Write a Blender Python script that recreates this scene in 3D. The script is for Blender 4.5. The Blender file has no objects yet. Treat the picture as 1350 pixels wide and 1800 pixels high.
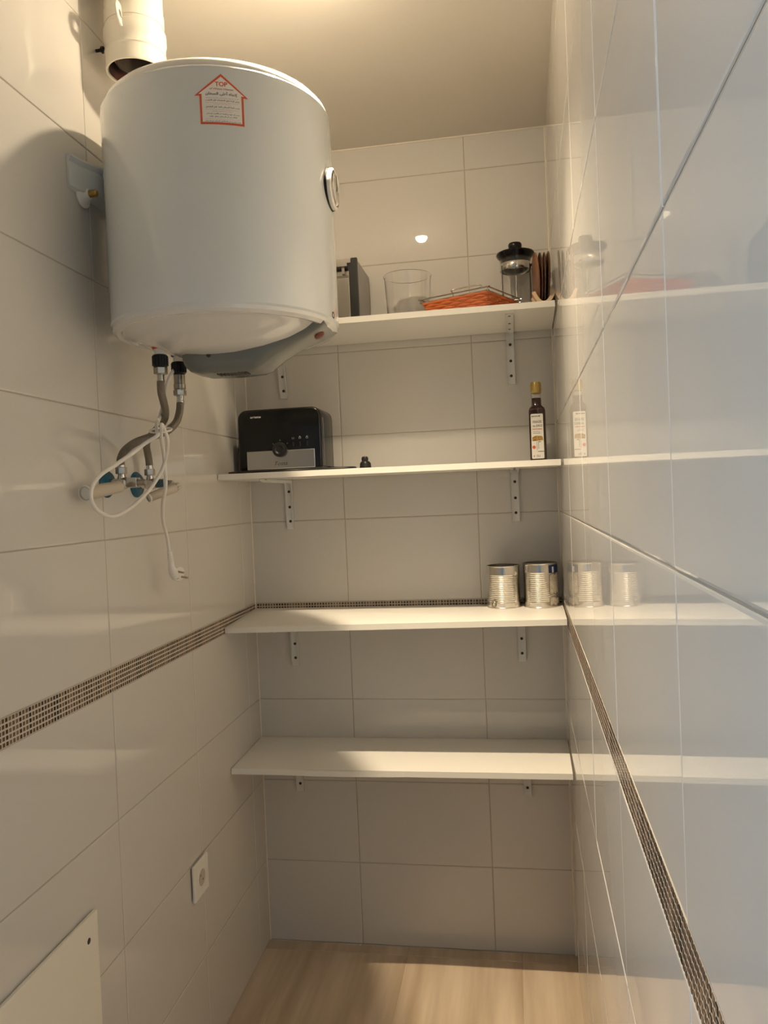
import bpy, bmesh, math, random
from mathutils import Vector, Matrix

random.seed(7)
S = bpy.context.scene
COL = S.collection
PI = math.pi

# ------------------------------------------------------------------ camera
cam_d = bpy.data.cameras.new('camera')
cam_d.sensor_fit = 'AUTO'
cam_d.sensor_width = 36.0
cam_d.lens = 1365.75 * 36.0 / 1800.0
cam_d.clip_start = 0.01
cam = bpy.data.objects.new('camera', cam_d)
COL.objects.link(cam)
CAM = Vector((0.818, -2.2892, 1.3544))
RX, RY, RZ = -0.0183, 0.0424, 0.1658          # pitch, roll, yaw
_R = Matrix.Rotation(RZ, 3, 'Z') @ Matrix.Rotation(RX, 3, 'X') @ Matrix.Rotation(RY, 3, 'Y')
_right, _fwd, _up = _R.col[0], _R.col[1], _R.col[2]
_M = Matrix((_right, _up, -_fwd)).transposed().to_4x4()
_M.translation = CAM
cam.matrix_world = _M
S.camera = cam

# ------------------------------------------------------------------ world, exposure
W = bpy.data.worlds.new('daylight')
S.world = W
W.use_nodes = True
_bg = W.node_tree.nodes['Background']
_bg.inputs[0].default_value = (0.63, 0.82, 1.0, 1)
_bg.inputs[1].default_value = 36.0
S.view_settings.view_transform = 'Standard'
S.view_settings.look = 'None'
S.view_settings.gamma = 1.0
S.view_settings.use_curve_mapping = False
S.view_settings.exposure = 0.12
S.cycles.use_denoising = True
S.cycles.max_bounces = 14
S.cycles.diffuse_bounces = 8
S.cycles.glossy_bounces = 6
S.cycles.transmission_bounces = 12
S.cycles.sample_clamp_indirect = 6.0
LAMP_POS = Vector((0.492, -0.840, 2.393))
LAMP_STRENGTH = 880.0
SPOT_POWER = 140.0
LAMP_COL = (1.0, 0.81, 0.555)

_sp = bpy.data.lights.new('lamp_beam', 'SPOT')
_sp.energy = SPOT_POWER
_sp.color = LAMP_COL
_sp.spot_size = math.radians(104)
_sp.spot_blend = 1.0
_sp.shadow_soft_size = 0.009
_spo = bpy.data.objects.new('lamp_beam', _sp)
COL.objects.link(_spo)
_spo.location = (LAMP_POS.x, LAMP_POS.y, LAMP_POS.z - 0.030)
_spo.rotation_euler = (-0.075, 0, 0)

# daylight enters through the unseen window added behind the camera: a portal guides the sky's light
_pl = bpy.data.lights.new('added_window_portal', 'AREA')
_pl.shape = 'RECTANGLE'
_pl.size, _pl.size_y = 0.90, 1.20
_pl.cycles.is_portal = True
_po = bpy.data.objects.new('added_window_portal', _pl)
COL.objects.link(_po)
_po.location = (-1.35, -5.0, 1.80)
_po.rotation_euler = (PI / 2, 0, 0)

# ------------------------------------------------------------------ materials
def mat(name, col, rough=0.5, metal=0.0, coat=0.0, trans=0.0, ior=1.5, bump=None, var=None, emit=None, aniso=0.0):
    m = bpy.data.materials.new(name)
    m.use_nodes = True
    nt = m.node_tree
    b = nt.nodes['Principled BSDF']
    b.inputs['Base Color'].default_value = (*col, 1)
    b.inputs['Roughness'].default_value = rough
    b.inputs['Metallic'].default_value = metal
    b.inputs['IOR'].default_value = ior
    b.inputs['Coat Weight'].default_value = coat
    b.inputs['Transmission Weight'].default_value = trans
    if aniso:
        b.inputs['Anisotropic'].default_value = aniso
    if emit:
        b.inputs['Emission Color'].default_value = (*emit[0], 1)
        b.inputs['Emission Strength'].default_value = emit[1]
    if bump or var:
        tc = nt.nodes.new('ShaderNodeTexCoord')
        mp = nt.nodes.new('ShaderNodeMapping')
        nt.links.new(tc.outputs['Object'], mp.inputs['Vector'])
    if var:      # (scale vec, second colour, low, high)
        mp.inputs['Scale'].default_value = var[0]
        nz = nt.nodes.new('ShaderNodeTexNoise')
        nz.inputs['Scale'].default_value = 1.0
        nz.inputs['Detail'].default_value = 5.0
        nt.links.new(mp.outputs[0], nz.inputs['Vector'])
        rp = nt.nodes.new('ShaderNodeValToRGB')
        rp.color_ramp.elements[0].position = var[2]
        rp.color_ramp.elements[1].position = var[3]
        rp.color_ramp.elements[0].color = (*col, 1)
        rp.color_ramp.elements[1].color = (*var[1], 1)
        nt.links.new(nz.outputs['Fac'], rp.inputs[0])
        nt.links.new(rp.outputs[0], b.inputs['Base Color'])
    if bump:     # (scale, strength, distance)
        n2 = nt.nodes.new('ShaderNodeTexNoise')
        n2.inputs['Scale'].default_value = bump[0]
        n2.inputs['Detail'].default_value = 2.0
        nt.links.new(tc.outputs['Object'], n2.inputs['Vector'])
        bp = nt.nodes.new('ShaderNodeBump')
        bp.inputs['Strength'].default_value = bump[1]
        bp.inputs['Distance'].default_value = bump[2]
        nt.links.new(n2.outputs['Fac'], bp.inputs['Height'])
        nt.links.new(bp.outputs[0], b.inputs['Normal'])
    return m

M = {}
M['tile'] = mat('glazed_white_tile', (0.62, 0.60, 0.565), 0.012, bump=(5.0, 0.05, 0.0006))
M['grout'] = mat('beige_grout', (0.42, 0.37, 0.30), 0.8)
M['mosaic_bed'] = mat('pale_mosaic_grout', (0.56, 0.51, 0.43), 0.8)
M['plaster'] = mat('ceiling_paint', (0.74, 0.70, 0.63), 0.7, bump=(60, 0.1, 0.001))
M['floor'] = mat('stoneware_floor_tile', (0.44, 0.335, 0.225), 0.30, var=((13, 1.3, 1), (0.66, 0.535, 0.40), 0.38, 0.62), bump=(30, 0.08, 0.001))
M['floor_grout'] = mat('floor_grout', (0.55, 0.46, 0.34), 0.8)
M['silicone'] = mat('white_silicone', (0.80, 0.74, 0.64), 0.5)
for i, c in enumerate([(0.055, 0.030, 0.015), (0.105, 0.060, 0.034), (0.155, 0.092, 0.055), (0.205, 0.132, 0.084), (0.016, 0.010, 0.007)]):
    M['mos%d' % i] = mat('mosaic_brown_%d' % i, c, 0.15)
M['melamine'] = mat('white_melamine', (0.80, 0.78, 0.74), 0.32, bump=(400, 0.05, 0.0003))
M['edge'] = mat('melamine_edge_band', (0.80, 0.78, 0.73), 0.4)
M['bracket'] = mat('white_lacquered_steel', (0.72, 0.72, 0.70), 0.35)
M['screw'] = mat('dark_screw', (0.05, 0.045, 0.04), 0.45, metal=0.6)
M['enamel'] = mat('white_enamel', (0.66, 0.69, 0.70), 0.10, coat=0.6)
M['cap'] = mat('white_cap_plastic', (0.72, 0.71, 0.69), 0.06)
M['grey'] = mat('grey_plastic', (0.165, 0.172, 0.160), 0.22)
M['blackp'] = mat('black_plastic', (0.010, 0.010, 0.010), 0.42, ior=1.4)
M['greyprint'] = mat('grey_print', (0.22, 0.22, 0.21), 0.5)
M['blackgloss'] = mat('black_gloss', (0.005, 0.005, 0.005), 0.16, ior=1.38)
M['steel'] = mat('brushed_steel', (0.50, 0.47, 0.43), 0.24, metal=1.0, aniso=0.5, bump=(250, 0.02, 0.0005))
M['ovenside'] = mat('grey_painted_steel', (0.36, 0.345, 0.33), 0.4, metal=0.35)
M['chrome'] = mat('chrome', (0.58, 0.56, 0.53), 0.14, metal=1.0)
M['nickel'] = mat('nickel', (0.40, 0.36, 0.30), 0.3, metal=1.0)
M['tin'] = mat('tin_plate', (0.74, 0.71, 0.65), 0.2, metal=1.0)
M['blue'] = mat('blue_film', (0.005, 0.10, 0.17), 0.25, bump=(90, 0.5, 0.003))
M['red'] = mat('red_plastic', (0.55, 0.05, 0.025), 0.35)
M['dullred'] = mat('dull_red_lens', (0.16, 0.03, 0.02), 0.3)
M['orangered'] = mat('orange_red_print', (0.62, 0.10, 0.035), 0.5)
M['print'] = mat('black_print', (0.02, 0.02, 0.02), 0.6)
M['redprint'] = mat('faded_red_print', (0.55, 0.16, 0.11), 0.6)
M['paper'] = mat('white_paper', (0.80, 0.78, 0.73), 0.5)
M['whiteprint'] = mat('white_print', (0.75, 0.75, 0.73), 0.5)
M['pvc'] = mat('white_flue_paint', (0.80, 0.76, 0.67), 0.35)
M['whitep'] = mat('white_plastic', (0.80, 0.78, 0.73), 0.35)
M['cord'] = mat('white_cord_rubber', (0.76, 0.73, 0.68), 0.4)
M['milky'] = mat('milky_plastic_sleeve', (0.52, 0.46, 0.375), 0.35)
M['beigep'] = mat('yellowed_plastic', (0.66, 0.58, 0.44), 0.4)
M['brass'] = mat('brass', (0.50, 0.33, 0.10), 0.3, metal=1.0)
M['silver'] = mat('aluminium_lining', (0.55, 0.53, 0.50), 0.3, metal=1.0)
M['dark'] = mat('dark_interior', (0.03, 0.022, 0.016), 0.7)
M['glass'] = mat('clear_glass', (1, 1, 1), 0.0, trans=1.0, ior=1.47)
M['acryl'] = mat('clear_acrylic', (0.98, 0.97, 0.95), 0.03, trans=1.0, ior=1.45)
M['wicker'] = mat('orange_wicker', (0.50, 0.125, 0.028), 0.5)
M['wire'] = mat('dark_chrome_wire', (0.42, 0.39, 0.34), 0.25, metal=1.0)
M['coaster'] = mat('dark_brown_wood', (0.055, 0.022, 0.010), 0.35, var=((60, 60, 8), (0.12, 0.048, 0.018), 0.4, 0.7))
M['coaster2'] = mat('mid_brown_wood', (0.15, 0.055, 0.020), 0.35, var=((60, 60, 8), (0.22, 0.085, 0.032), 0.4, 0.7))
M['beech'] = mat('pale_beech', (0.60, 0.42, 0.26), 0.45, var=((10, 60, 60), (0.68, 0.50, 0.33), 0.4, 0.7))
M['vinegar'] = mat('dark_vinegar', (0.020, 0.004, 0.004), 0.06, coat=0.6)
M['gold'] = mat('gold_cap', (0.44, 0.32, 0.10), 0.38, metal=0.5)
M['ochre'] = mat('ochre_print', (0.48, 0.29, 0.06), 0.5, var=((300, 300, 300), (0.16, 0.09, 0.03), 0.45, 0.62))
M['bluelabel'] = mat('blue_label', (0.008, 0.035, 0.16), 0.4)
M['glue'] = mat('paper_residue', (0.44, 0.37, 0.28), 0.7, var=((200, 200, 200), (0.55, 0.50, 0.42), 0.4, 0.65))
M['board'] = mat('cream_board', (0.80, 0.76, 0.66), 0.35)
M['bulb'] = mat('warm_bulb', (0.9, 0.9, 0.9), 0.4, emit=(LAMP_COL, LAMP_STRENGTH))
M['lampbase'] = mat('lamp_base', (0.8, 0.78, 0.74), 0.4)
M['orange_seal'] = mat('red_rubber_seal', (0.50, 0.085, 0.045), 0.5)


def braid_mat():
    m = mat('steel_braid', (0.23, 0.205, 0.17), 0.42, metal=0.7)
    nt = m.node_tree
    b = nt.nodes['Principled BSDF']
    tc = nt.nodes.new('ShaderNodeTexCoord')
    a = nt.nodes.new('ShaderNodeTexWave')
    a.inputs['Scale'].default_value = 160
    a.wave_type = 'BANDS'
    a.bands_direction = 'DIAGONAL'
    a.inputs['Distortion'].default_value = 3.0
    nt.links.new(tc.outputs['Object'], a.inputs['Vector'])
    bp = nt.nodes.new('ShaderNodeBump')
    bp.inputs['Strength'].default_value = 0.6
    bp.inputs['Distance'].default_value = 0.001
    nt.links.new(a.outputs['Fac'], bp.inputs['Height'])
    nt.links.new(bp.outputs[0], b.inputs['Normal'])
    return m


M['braid'] = braid_mat()

# ------------------------------------------------------------------ mesh helpers
class MB:
    def __init__(self):
        self.v, self.f, self.mi, self.cur = [], [], [], 0

    def add(self, vs, fs):
        o = len(self.v)
        self.v += [tuple(x) for x in vs]
        for f in fs:
            self.f.append(tuple(i + o for i in f))
            self.mi.append(self.cur)
        return self

    def box(self, a, b):
        x0, y0, z0 = a
        x1, y1, z1 = b
        return self.add([(x0, y0, z0), (x1, y0, z0), (x1, y1, z0), (x0, y1, z0), (x0, y0, z1), (x1, y0, z1), (x1, y1, z1), (x0, y1, z1)],
                        [(0, 3, 2, 1), (4, 5, 6, 7), (0, 1, 5, 4), (1, 2, 6, 5), (2, 3, 7, 6), (3, 0, 4, 7)])

    def rings(self, rs, cap0=True, cap1=True, closed=True):
        n = len(rs[0])
        vs = [p for r in rs for p in r]
        fs = []
        for i in range(len(rs) - 1):
            for j in range(n if closed else n - 1):
                k = (j + 1) % n
                fs.append((i * n + j, i * n + k, (i + 1) * n + k, (i + 1) * n + j))
        if cap0:
            fs.append(tuple(reversed(range(n))))
        if cap1:
            fs.append(tuple((len(rs) - 1) * n + j for j in range(n)))
        return self.add(vs, fs)

    def frame(self, d):
        d = Vector(d).normalized()
        u = d.cross(Vector((0, 0, 1)) if abs(d.z) < 0.95 else Vector((1, 0, 0))).normalized()
        return u, d.cross(u).normalized(), d

    def cone(self, p0, p1, r0, r1=None, n=20, cap0=True, cap1=True):
        r1 = r0 if r1 is None else r1
        p0, p1 = Vector(p0), Vector(p1)
        u, w, _ = self.frame(p1 - p0)
        ring = lambda p, r: [p + (u * math.cos(2 * PI * j / n) + w * math.sin(2 * PI * j / n)) * r for j in range(n)]
        return self.rings([ring(p0, r0), ring(p1, r1)], cap0, cap1)

    def lathe(self, c, prof, n=32, axis=(0, 0, 1), cap0=True, cap1=True, closed_prof=False):
        c = Vector(c)
        u, w, d = self.frame(axis)
        rs = [[c + d * z + (u * math.cos(2 * PI * j / n) + w * math.sin(2 * PI * j / n)) * max(r, 1e-5) for j in range(n)] for r, z in prof]
        if closed_prof:
            rs.append(rs[0])
            return self.rings(rs, False, False)
        return self.rings(rs, cap0, cap1)

    def tube(self, pts, r, n=10, smooth=6, cap=True, closed=False):
        P = [Vector(p) for p in pts]
        if smooth > 1:
            Q = []
            for i in range(len(P) - 1):
                a, b, c, d = P[max(i - 1, 0)], P[i], P[i + 1], P[min(i + 2, len(P) - 1)]
                for k in range(smooth):
                    t = k / smooth
                    Q.append(0.5 * ((2 * b) + (c - a) * t + (2 * a - 5 * b + 4 * c - d) * t * t + (3 * b - a - 3 * c + d) * t ** 3))
            Q.append(P[-1])
            P = Q
        rs = []
        u = None
        for i, p in enumerate(P):
            t = (P[min(i + 1, len(P) - 1)] - P[max(i - 1, 0)]).normalized()
            if u is None:
                u, _, _ = self.frame(t)
            u = (u - t * u.dot(t)).normalized()
            w = t.cross(u)
            rr = r(i / (len(P) - 1)) if callable(r) else r
            rs.append([p + (u * math.cos(2 * PI * j / n) + w * math.sin(2 * PI * j / n)) * rr for j in range(n)])
        return self.rings(rs, cap, cap)

    def hexnut(self, p0, p1, r, n=6):
        return self.cone(p0, p1, r, r, n)

    def xform(self, fn):
        self.v = [tuple(fn(Vector(p))) for p in self.v]
        return self


def make_mesh(mb, mats, smooth=True, angle=35, bevel=0.0, segs=2):
    me = bpy.data.meshes.new('m')
    me.from_pydata([tuple(p) for p in mb.v], [], mb.f)
    for m in mats:
        me.materials.append(m)
    if len(mats) > 1:
        me.polygons.foreach_set('material_index', mb.mi)
    bm = bmesh.new()
    bm.from_mesh(me)
    bmesh.ops.remove_doubles(bm, verts=bm.verts, dist=1e-6)
    bmesh.ops.recalc_face_normals(bm, faces=bm.faces)
    if bevel:
        es = [e for e in bm.edges if len(e.link_faces) == 2 and e.calc_face_angle(0) > math.radians(30)]
        bmesh.ops.bevel(bm, geom=es, offset=bevel, segments=segs, affect='EDGES', profile=0.5, clamp_overlap=True)
    bm.to_mesh(me)
    bm.free()
    if smooth:
        me.polygons.foreach_set('use_smooth', [True] * len(me.polygons))
        me.set_sharp_from_angle(angle=math.radians(angle))
    me.update()
    return me


ORG = {}


def link(name, data, parent=None):
    o = bpy.data.objects.new(name, data)
    COL.objects.link(o)
    if parent is not None:
        o.parent = parent
    return o


def tag(o, label=None, cat=None, group=None, kind=None):
    if label: o['label'] = label
    if cat: o['category'] = cat
    if group: o['group'] = group
    if kind: o['kind'] = kind
    return o


def thing(name, loc, label, cat, group=None):
    o = link(name, None)
    o.empty_display_size = 0.03
    o.location = loc
    ORG[o] = Vector(loc)
    return tag(o, label, cat, group)


def part(name, mb, m, parent=None, label=None, loc=None, kind=None, **kw):
    """mesh built in world coordinates, stored relative to its parent's origin (or its own)"""
    mats = m if isinstance(m, list) else [m]
    org = ORG[parent] if parent is not None else Vector(loc or (0, 0, 0))
    mb.xform(lambda p: p - org)
    o = link(name, make_mesh(mb, mats, **kw), parent)
    if parent is None:
        o.location = org
    ORG[o] = org
    return tag(o, label, None, None, kind)


# Arabic shaping for the sticker
_AR = {'ا': (0xFE8D, 2), 'أ': (0xFE83, 2), 'إ': (0xFE87, 2), 'ب': (0xFE8F, 4), 'ة': (0xFE93, 2), 'ت': (0xFE95, 4), 'ج': (0xFE9D, 4), 'خ': (0xFEA5, 4),
       'د': (0xFEA9, 2), 'ر': (0xFEAD, 2), 'س': (0xFEB1, 4), 'ش': (0xFEB5, 4), 'ع': (0xFEC9, 4), 'غ': (0xFECD, 4), 'ف': (0xFED1, 4), 'ق': (0xFED5, 4),
       'ك': (0xFED9, 4), 'ل': (0xFEDD, 4), 'م': (0xFEE1, 4), 'ن': (0xFEE5, 4), 'ه': (0xFEE9, 4), 'و': (0xFEED, 2), 'ى': (0xFEEF, 2), 'ي': (0xFEF1, 4),
       'ئ': (0xFE89, 4), 'ء': (0xFE80, 1)}


def arabic(s):
    out = []
    for i, ch in enumerate(s):
        if ch not in _AR:
            out.append(ch)
            continue
        base, nf = _AR[ch]
        prev = i > 0 and s[i - 1] in _AR and _AR[s[i - 1]][1] == 4 and nf > 1
        nxt = i + 1 < len(s) and s[i + 1] in _AR and _AR[s[i + 1]][1] > 1 and nf == 4
        out.append(chr(base + (3 if prev and nxt else 1 if prev else 2 if nxt else 0)))
    return ''.join(reversed(out))


def text_raw(s, size=1.0, shear=0.0, bold=0.0):
    cu = bpy.data.curves.new('t', 'FONT')
    cu.body = s
    cu.align_x = 'CENTER'
    cu.align_y = 'CENTER'
    cu.size = size
    cu.shear = shear
    cu.offset = bold
    cu.resolution_u = 3
    o = bpy.data.objects.new('t', cu)
    COL.objects.link(o)
    bpy.context.view_layer.update()
    dg = bpy.context.evaluated_depsgraph_get()
    me = bpy.data.meshes.new_from_object(o.evaluated_get(dg))
    vs = [v.co.copy() for v in me.vertices]
    fs = [tuple(p.vertices) for p in me.polygons]
    bpy.data.objects.remove(o)
    bpy.data.meshes.remove(me)
    return vs, fs


def add_text(mb, s, fn, cx, cy, w=None, h=None, shear=0.0, bold=0.0):
    """text fitted to width w and/or height h, centred at (cx, cy) in a 2D plane mapped by fn(x, y)"""
    vs, fs = text_raw(s, 1.0, shear, bold)
    if not vs:
        return
    x0, x1 = min(v.x for v in vs), max(v.x for v in vs)
    y0, y1 = min(v.y for v in vs), max(v.y for v in vs)
    sx = w / (x1 - x0) if w else None
    sy = h / (y1 - y0) if h else None
    sx = sx or sy
    sy = sy or sx
    mb.add([fn(cx + (v.x - (x0 + x1) / 2) * sx, cy + (v.y - (y0 + y1) / 2) * sy) for v in vs], fs)


# ------------------------------------------------------------------ room shell
H = 2.3946
YF = -2.37                       # front (doorway) wall
TH = 0.25                        # tile height
BAND0, BAND1 = 1.0, 1.0455       # mosaic band
XL0, SL = 0.021, -0.0191         # left wall: x = XL0 + SL*y
XR0, SR = 0.9465, 0.0116         # right wall: x = XR0 + SR*y
xl = lambda y: XL0 + SL * y
xr = lambda y: XR0 + SR * y

_tile_cache = {}


def tile_mesh(w, h, m):
    k = (round(w, 4), round(h, 4), m.name)
    if k in _tile_cache:
        return _tile_cache[k]
    mb = MB()
    def ring(ins, d):
        a, b = w / 2 - ins, h / 2 - ins
        return [(-a, d, -b), (a, d, -b), (a, d, b), (-a, d, b)]
    mb.rings([ring(0, -0.006), ring(0, -0.0011), ring(0.0008, -0.0004), ring(0.0026, 0.0)], False, True)
    me = make_mesh(mb, [m], smooth=False)
    # make the outward side +Y
    _tile_cache[k] = me
    return me


def tiled_wall(name, origin, rotz, u0, u1, joints_u, back=0.08):
    """wall in local coordinates: X along the wall, Y into the room, Z up"""
    mb = MB()
    mb.box((u0, -back, 0), (u1, -0.0014, H))
    w = link(name, make_mesh(mb, [M['grout']], smooth=False))
    w.location = origin
    w.rotation_euler = (0, 0, rotz)
    tag(w, kind='structure')
    zs = [(0, .25), (.25, .5), (.5, .75), (.75, 1.0)] + [(BAND1 + TH * i, min(BAND1 + TH * (i + 1), H)) for i in range(6)]
    us = [u0] + [j for j in joints_u if u0 + 0.004 < j < u1 - 0.004] + [u1]
    g = 0.0010
    for i in range(len(us) - 1):
        for z0, z1 in zs:
            a, b = us[i] + g, us[i + 1] - g
            t = link('tile', tile_mesh(b - a, (z1 - g) - (z0 + g), M['tile']), w)
            t.location = ((a + b) / 2, random.uniform(-1, 1) * 0.0002, (z0 + z1) / 2)
            t.rotation_euler = (random.uniform(-1, 1) * 0.0016, 0, random.uniform(-1, 1) * 0.0012)
    bed = link('mosaic_bed', make_mesh(MB().box((u0, -0.004, BAND0 + 0.0004), (u1, -0.0005, BAND1 - 0.0004)), [M['mosaic_bed']], smooth=False), w)
    # mosaic strip: five rows of small brown tesserae, one tone per column
    mo = MB()
    pitch = 0.0086
    rows = 5
    rp = (BAND1 - BAND0) / rows
    n = int((u1 - u0) / pitch)
    c = 1
    for i in range(n):
        r = random.random()
        mo.cur = 4 if r < 0.11 else 0 if r < 0.30 else 1 if r < 0.62 else 2 if r < 0.85 else 3
        ua = u0 + i * pitch + 0.0014
        ub = ua + pitch - 0.0028
        for k in range(rows):
            za = BAND0 + k * rp + 0.0014
            zb = za + rp - 0.0028
            e = 0.0006
            d = 0.0002
            mo.add([(ua, -0.002, za), (ub, -0.002, za), (ub, -0.002, zb), (ua, -0.002, zb),
                    (ua, d - e, za), (ub, d - e, za), (ub, d - e, zb), (ua, d - e, zb),
                    (ua + e, d, za + e), (ub - e, d, za + e), (ub - e, d, zb - e), (ua + e, d, zb - e)],
                   [(0, 1, 5, 4), (1, 2, 6, 5), (2, 3, 7, 6), (3, 0, 4, 7), (4, 5, 9, 8), (5, 6, 10, 9), (6, 7, 11, 10), (7, 4, 8, 11), (8, 9, 10, 11)])
    ms = link('mosaic_tesserae', make_mesh(mo, [M['mos%d' % i] for i in range(5)], smooth=False), w)
    tag(ms, 'five rows of tiny brown mosaic pieces', kind='stuff')
    return w


wb = tiled_wall('wall_back', (0, 0, 0), PI, -0.98, 0.0, [-0.7142, -0.3142])
wl = tiled_wall('wall_left', (XL0, 0, 0), math.atan2(-1, SL * -1), 0.0, -YF, [0.1 + 0.4 * i for i in range(8)])
wr = tiled_wall('wall_right', (XR0, 0, 0), math.atan2(1, SR), YF, 0.0, sorted(-0.125 - 0.4 * i for i in range(8)))

mb = MB()
mb.box((-0.1, YF - 0.08, 0), (0.075, YF, H)).box((0.905, YF - 0.08, 0), (1.05, YF, H)).box((0.075, YF - 0.08, 2.06), (0.905, YF, H))
tag(link('wall_front', make_mesh(mb, [M['plaster']], smooth=False)), kind='structure')
# unseen kitchen added behind the camera; its window aims daylight at the right wall
RM = mat('added_kitchen_paint', (0.55, 0.56, 0.57), 0.8)
mb = MB()
mb.box((-1.9, -5.1, 0), (-1.8, YF, 2.5)).box((1.6, -5.1, 0), (1.7, YF, 2.5)).box((-1.8, YF - 0.08, 0), (-0.1, YF, 2.5)).box((1.05, YF - 0.08, 0), (1.6, YF, 2.5)).box((-0.1, YF - 0.08, H), (1.05, YF, 2.5))
mb.box((-0.9, -5.1, 0), (1.6, -5.0, 2.5)).box((-1.8, -5.1, 0), (-0.9, -5.0, 1.20)).box((-1.8, -5.1, 2.4), (-0.9, -5.0, 2.5))
tag(link('wall_added_kitchen', make_mesh(mb, [RM], smooth=False)), kind='structure')
mb = MB().box((-1.9, -5.1, 2.5), (1.7, YF, 2.6))
tag(link('ceiling_added_kitchen', make_mesh(mb, [RM], smooth=False)), kind='structure')
mb = MB()
for x in (-1.8, -1.37, -0.94):
    mb.box((x, -5.08, 1.20), (x + 0.04, -5.04, 2.4))
for z in (1.20, 2.36):
    mb.box((-1.8, -5.08, z), (-0.9, -5.04, z + 0.04))
tag(link('window_added', make_mesh(mb, [M['whitep']], smooth=False)), kind='structure')  # frame of the added window, placed to let daylight in from the left
mb = MB().box((-0.15, YF - 0.08, H), (1.1, 0.1, H + 0.1))
tag(link('ceiling', make_mesh(mb, [M['plaster']], smooth=False)), kind='structure')
mb = MB().tube([(0.02, -0.001, H - 0.001), (0.945, -0.001, H - 0.001)], 0.0030, 8, 1)
tag(link('trim_1', make_mesh(mb, [M['silicone']])), kind='structure')
mb = MB().tube([(0.0215, -0.0008, 0.0), (0.0215, -0.0008, H)], 0.0022, 8, 1)
tag(link('trim_2', make_mesh(mb, [M['silicone']])), kind='structure')
mb = MB().tube([(0.9455, -0.0008, 0.0), (0.9455, -0.0008, H)], 0.0022, 8, 1)
tag(link('trim_3', make_mesh(mb, [M['silicone']])), kind='structure')

mb = MB().box((-1.9, -5.1, -0.1), (1.7, YF - 0.04, 0.0))
tag(link('floor_added_kitchen', make_mesh(mb, [mat('darkened_kitchen_floor', (0.05, 0.042, 0.036), 0.5)], smooth=False)), kind='structure')  # unseen floor, darkened to weaken the doorway's reflection in the back wall
mb = MB().box((-0.15, YF - 0.04, -0.1), (1.15, 0.1, -0.0012))
fl = tag(link('floor', make_mesh(mb, [M['floor_grout']], smooth=False)), kind='structure')
def floor_tile(x0, x1, y0, y1):
    g = 0.0012
    me = tile_mesh(x1 - x0 - 2 * g, y1 - y0 - 2 * g, M['floor'])
    t = link('floor_tile', me, fl)
    t.location = ((x0 + x1) / 2, (y0 + y1) / 2, random.uniform(-1, 0) * 0.0004)
    t.rotation_euler = (PI / 2, 0, 0)
xs = [0.0, 0.125, 0.459, 0.7935, 0.96]
ys = [0.0, -0.047, -0.714, -1.381, -2.048, -2.40]
for i in range(4):
    for j in range(len(ys) - 1):
        floor_tile(xs[i], xs[i + 1], ys[j + 1], ys[j])

# ------------------------------------------------------------------ lamp (real light of the room, just above the frame)
lp = thing('ceiling_lamp', (LAMP_POS.x, LAMP_POS.y, H), 'small round warm recessed downlight in the ceiling beside the heater', 'lamp')
part('trim_ring', MB().lathe((LAMP_POS.x, LAMP_POS.y, 0), [(0.0225, H - 0.0004), (0.038, H - 0.0004), (0.037, H - 0.003), (0.025, H - 0.004), (0.0225, H - 0.002)], 32, closed_prof=True), M['lampbase'], lp)
prof = [(0.0215, H - 0.0006)] + [(0.0215 * math.cos(a), H - 0.0015 - 0.019 * math.sin(a)) for a in [10 * i * PI / 180 for i in range(10)]]
part('lens_dome', MB().lathe((LAMP_POS.x, LAMP_POS.y, 0), prof, 28, cap0=True), M['bulb'], lp)

# ------------------------------------------------------------------ shelves
def shelf(z_back, z_fr, z_fl, label, x0b=0.023, x0f=0.0285, x1b=0.9445, x1f=0.9395, d=0.28, t=0.0155, gap=False):
    yb, yf = -0.003, -d
    o = thing('wall_shelf', ((x0b + x1b) / 2, -0.14, z_back - t), label, 'shelf', 'white shelves on the back wall')
    b = [Vector((x0b, yb, z_back)), Vector((x1b, yb, z_back)), Vector((x1f, yf + 0.0012, z_fr)), Vector((x0f, yf + 0.0012, z_fl))]
    mb = MB().add([p - Vector((0, 0, t)) for p in b] + b, [(0, 1, 2, 3), (4, 5, 6, 7), (0, 1, 5, 4), (1, 2, 6, 5), (2, 3, 7, 6), (3, 0, 4, 7)])
    part('board', mb, M['melamine'], o, smooth=False)
    n = 40
    mb = MB()
    rs = []
    for i in range(n + 1):
        s = i / n
        x = x0f + (x1f - x0f) * s
        z = z_fl + (z_fr - z_fl) * s
        bow = 0.0
        if gap and 0.16 < s < 0.52:
            bow = 0.0062 * math.sin((s - 0.16) / 0.36 * PI) ** 0.8
        y1 = yf + 0.0011 - bow
        rs.append([(x, y1, z - t), (x, y1 - 0.0011, z - t), (x, y1 - 0.0011, z), (x, y1, z)])
    mb.rings(rs)
    part('edge_band', mb, M['edge'], o, 'thin white edging, loose along its top' if gap else None, smooth=False)
    return o


Z1, Z2, Z3, Z4 = 1.8326, 1.4367, 1.0310, 0.6334
shelf(Z1, Z1, Z1, 'topmost white shelf, carrying the jar, basket and coffee press')
shelf(Z2, 1.4335, Z2, 'second white shelf from the top, carrying the black toaster')
shelf(Z3, 1.0278, 1.0190, 'third white shelf from the top, carrying the two tin cans')
shelf(Z4, 0.6330, 0.6320, 'lowest white shelf, empty with its front edging peeling', gap=True)


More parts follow.
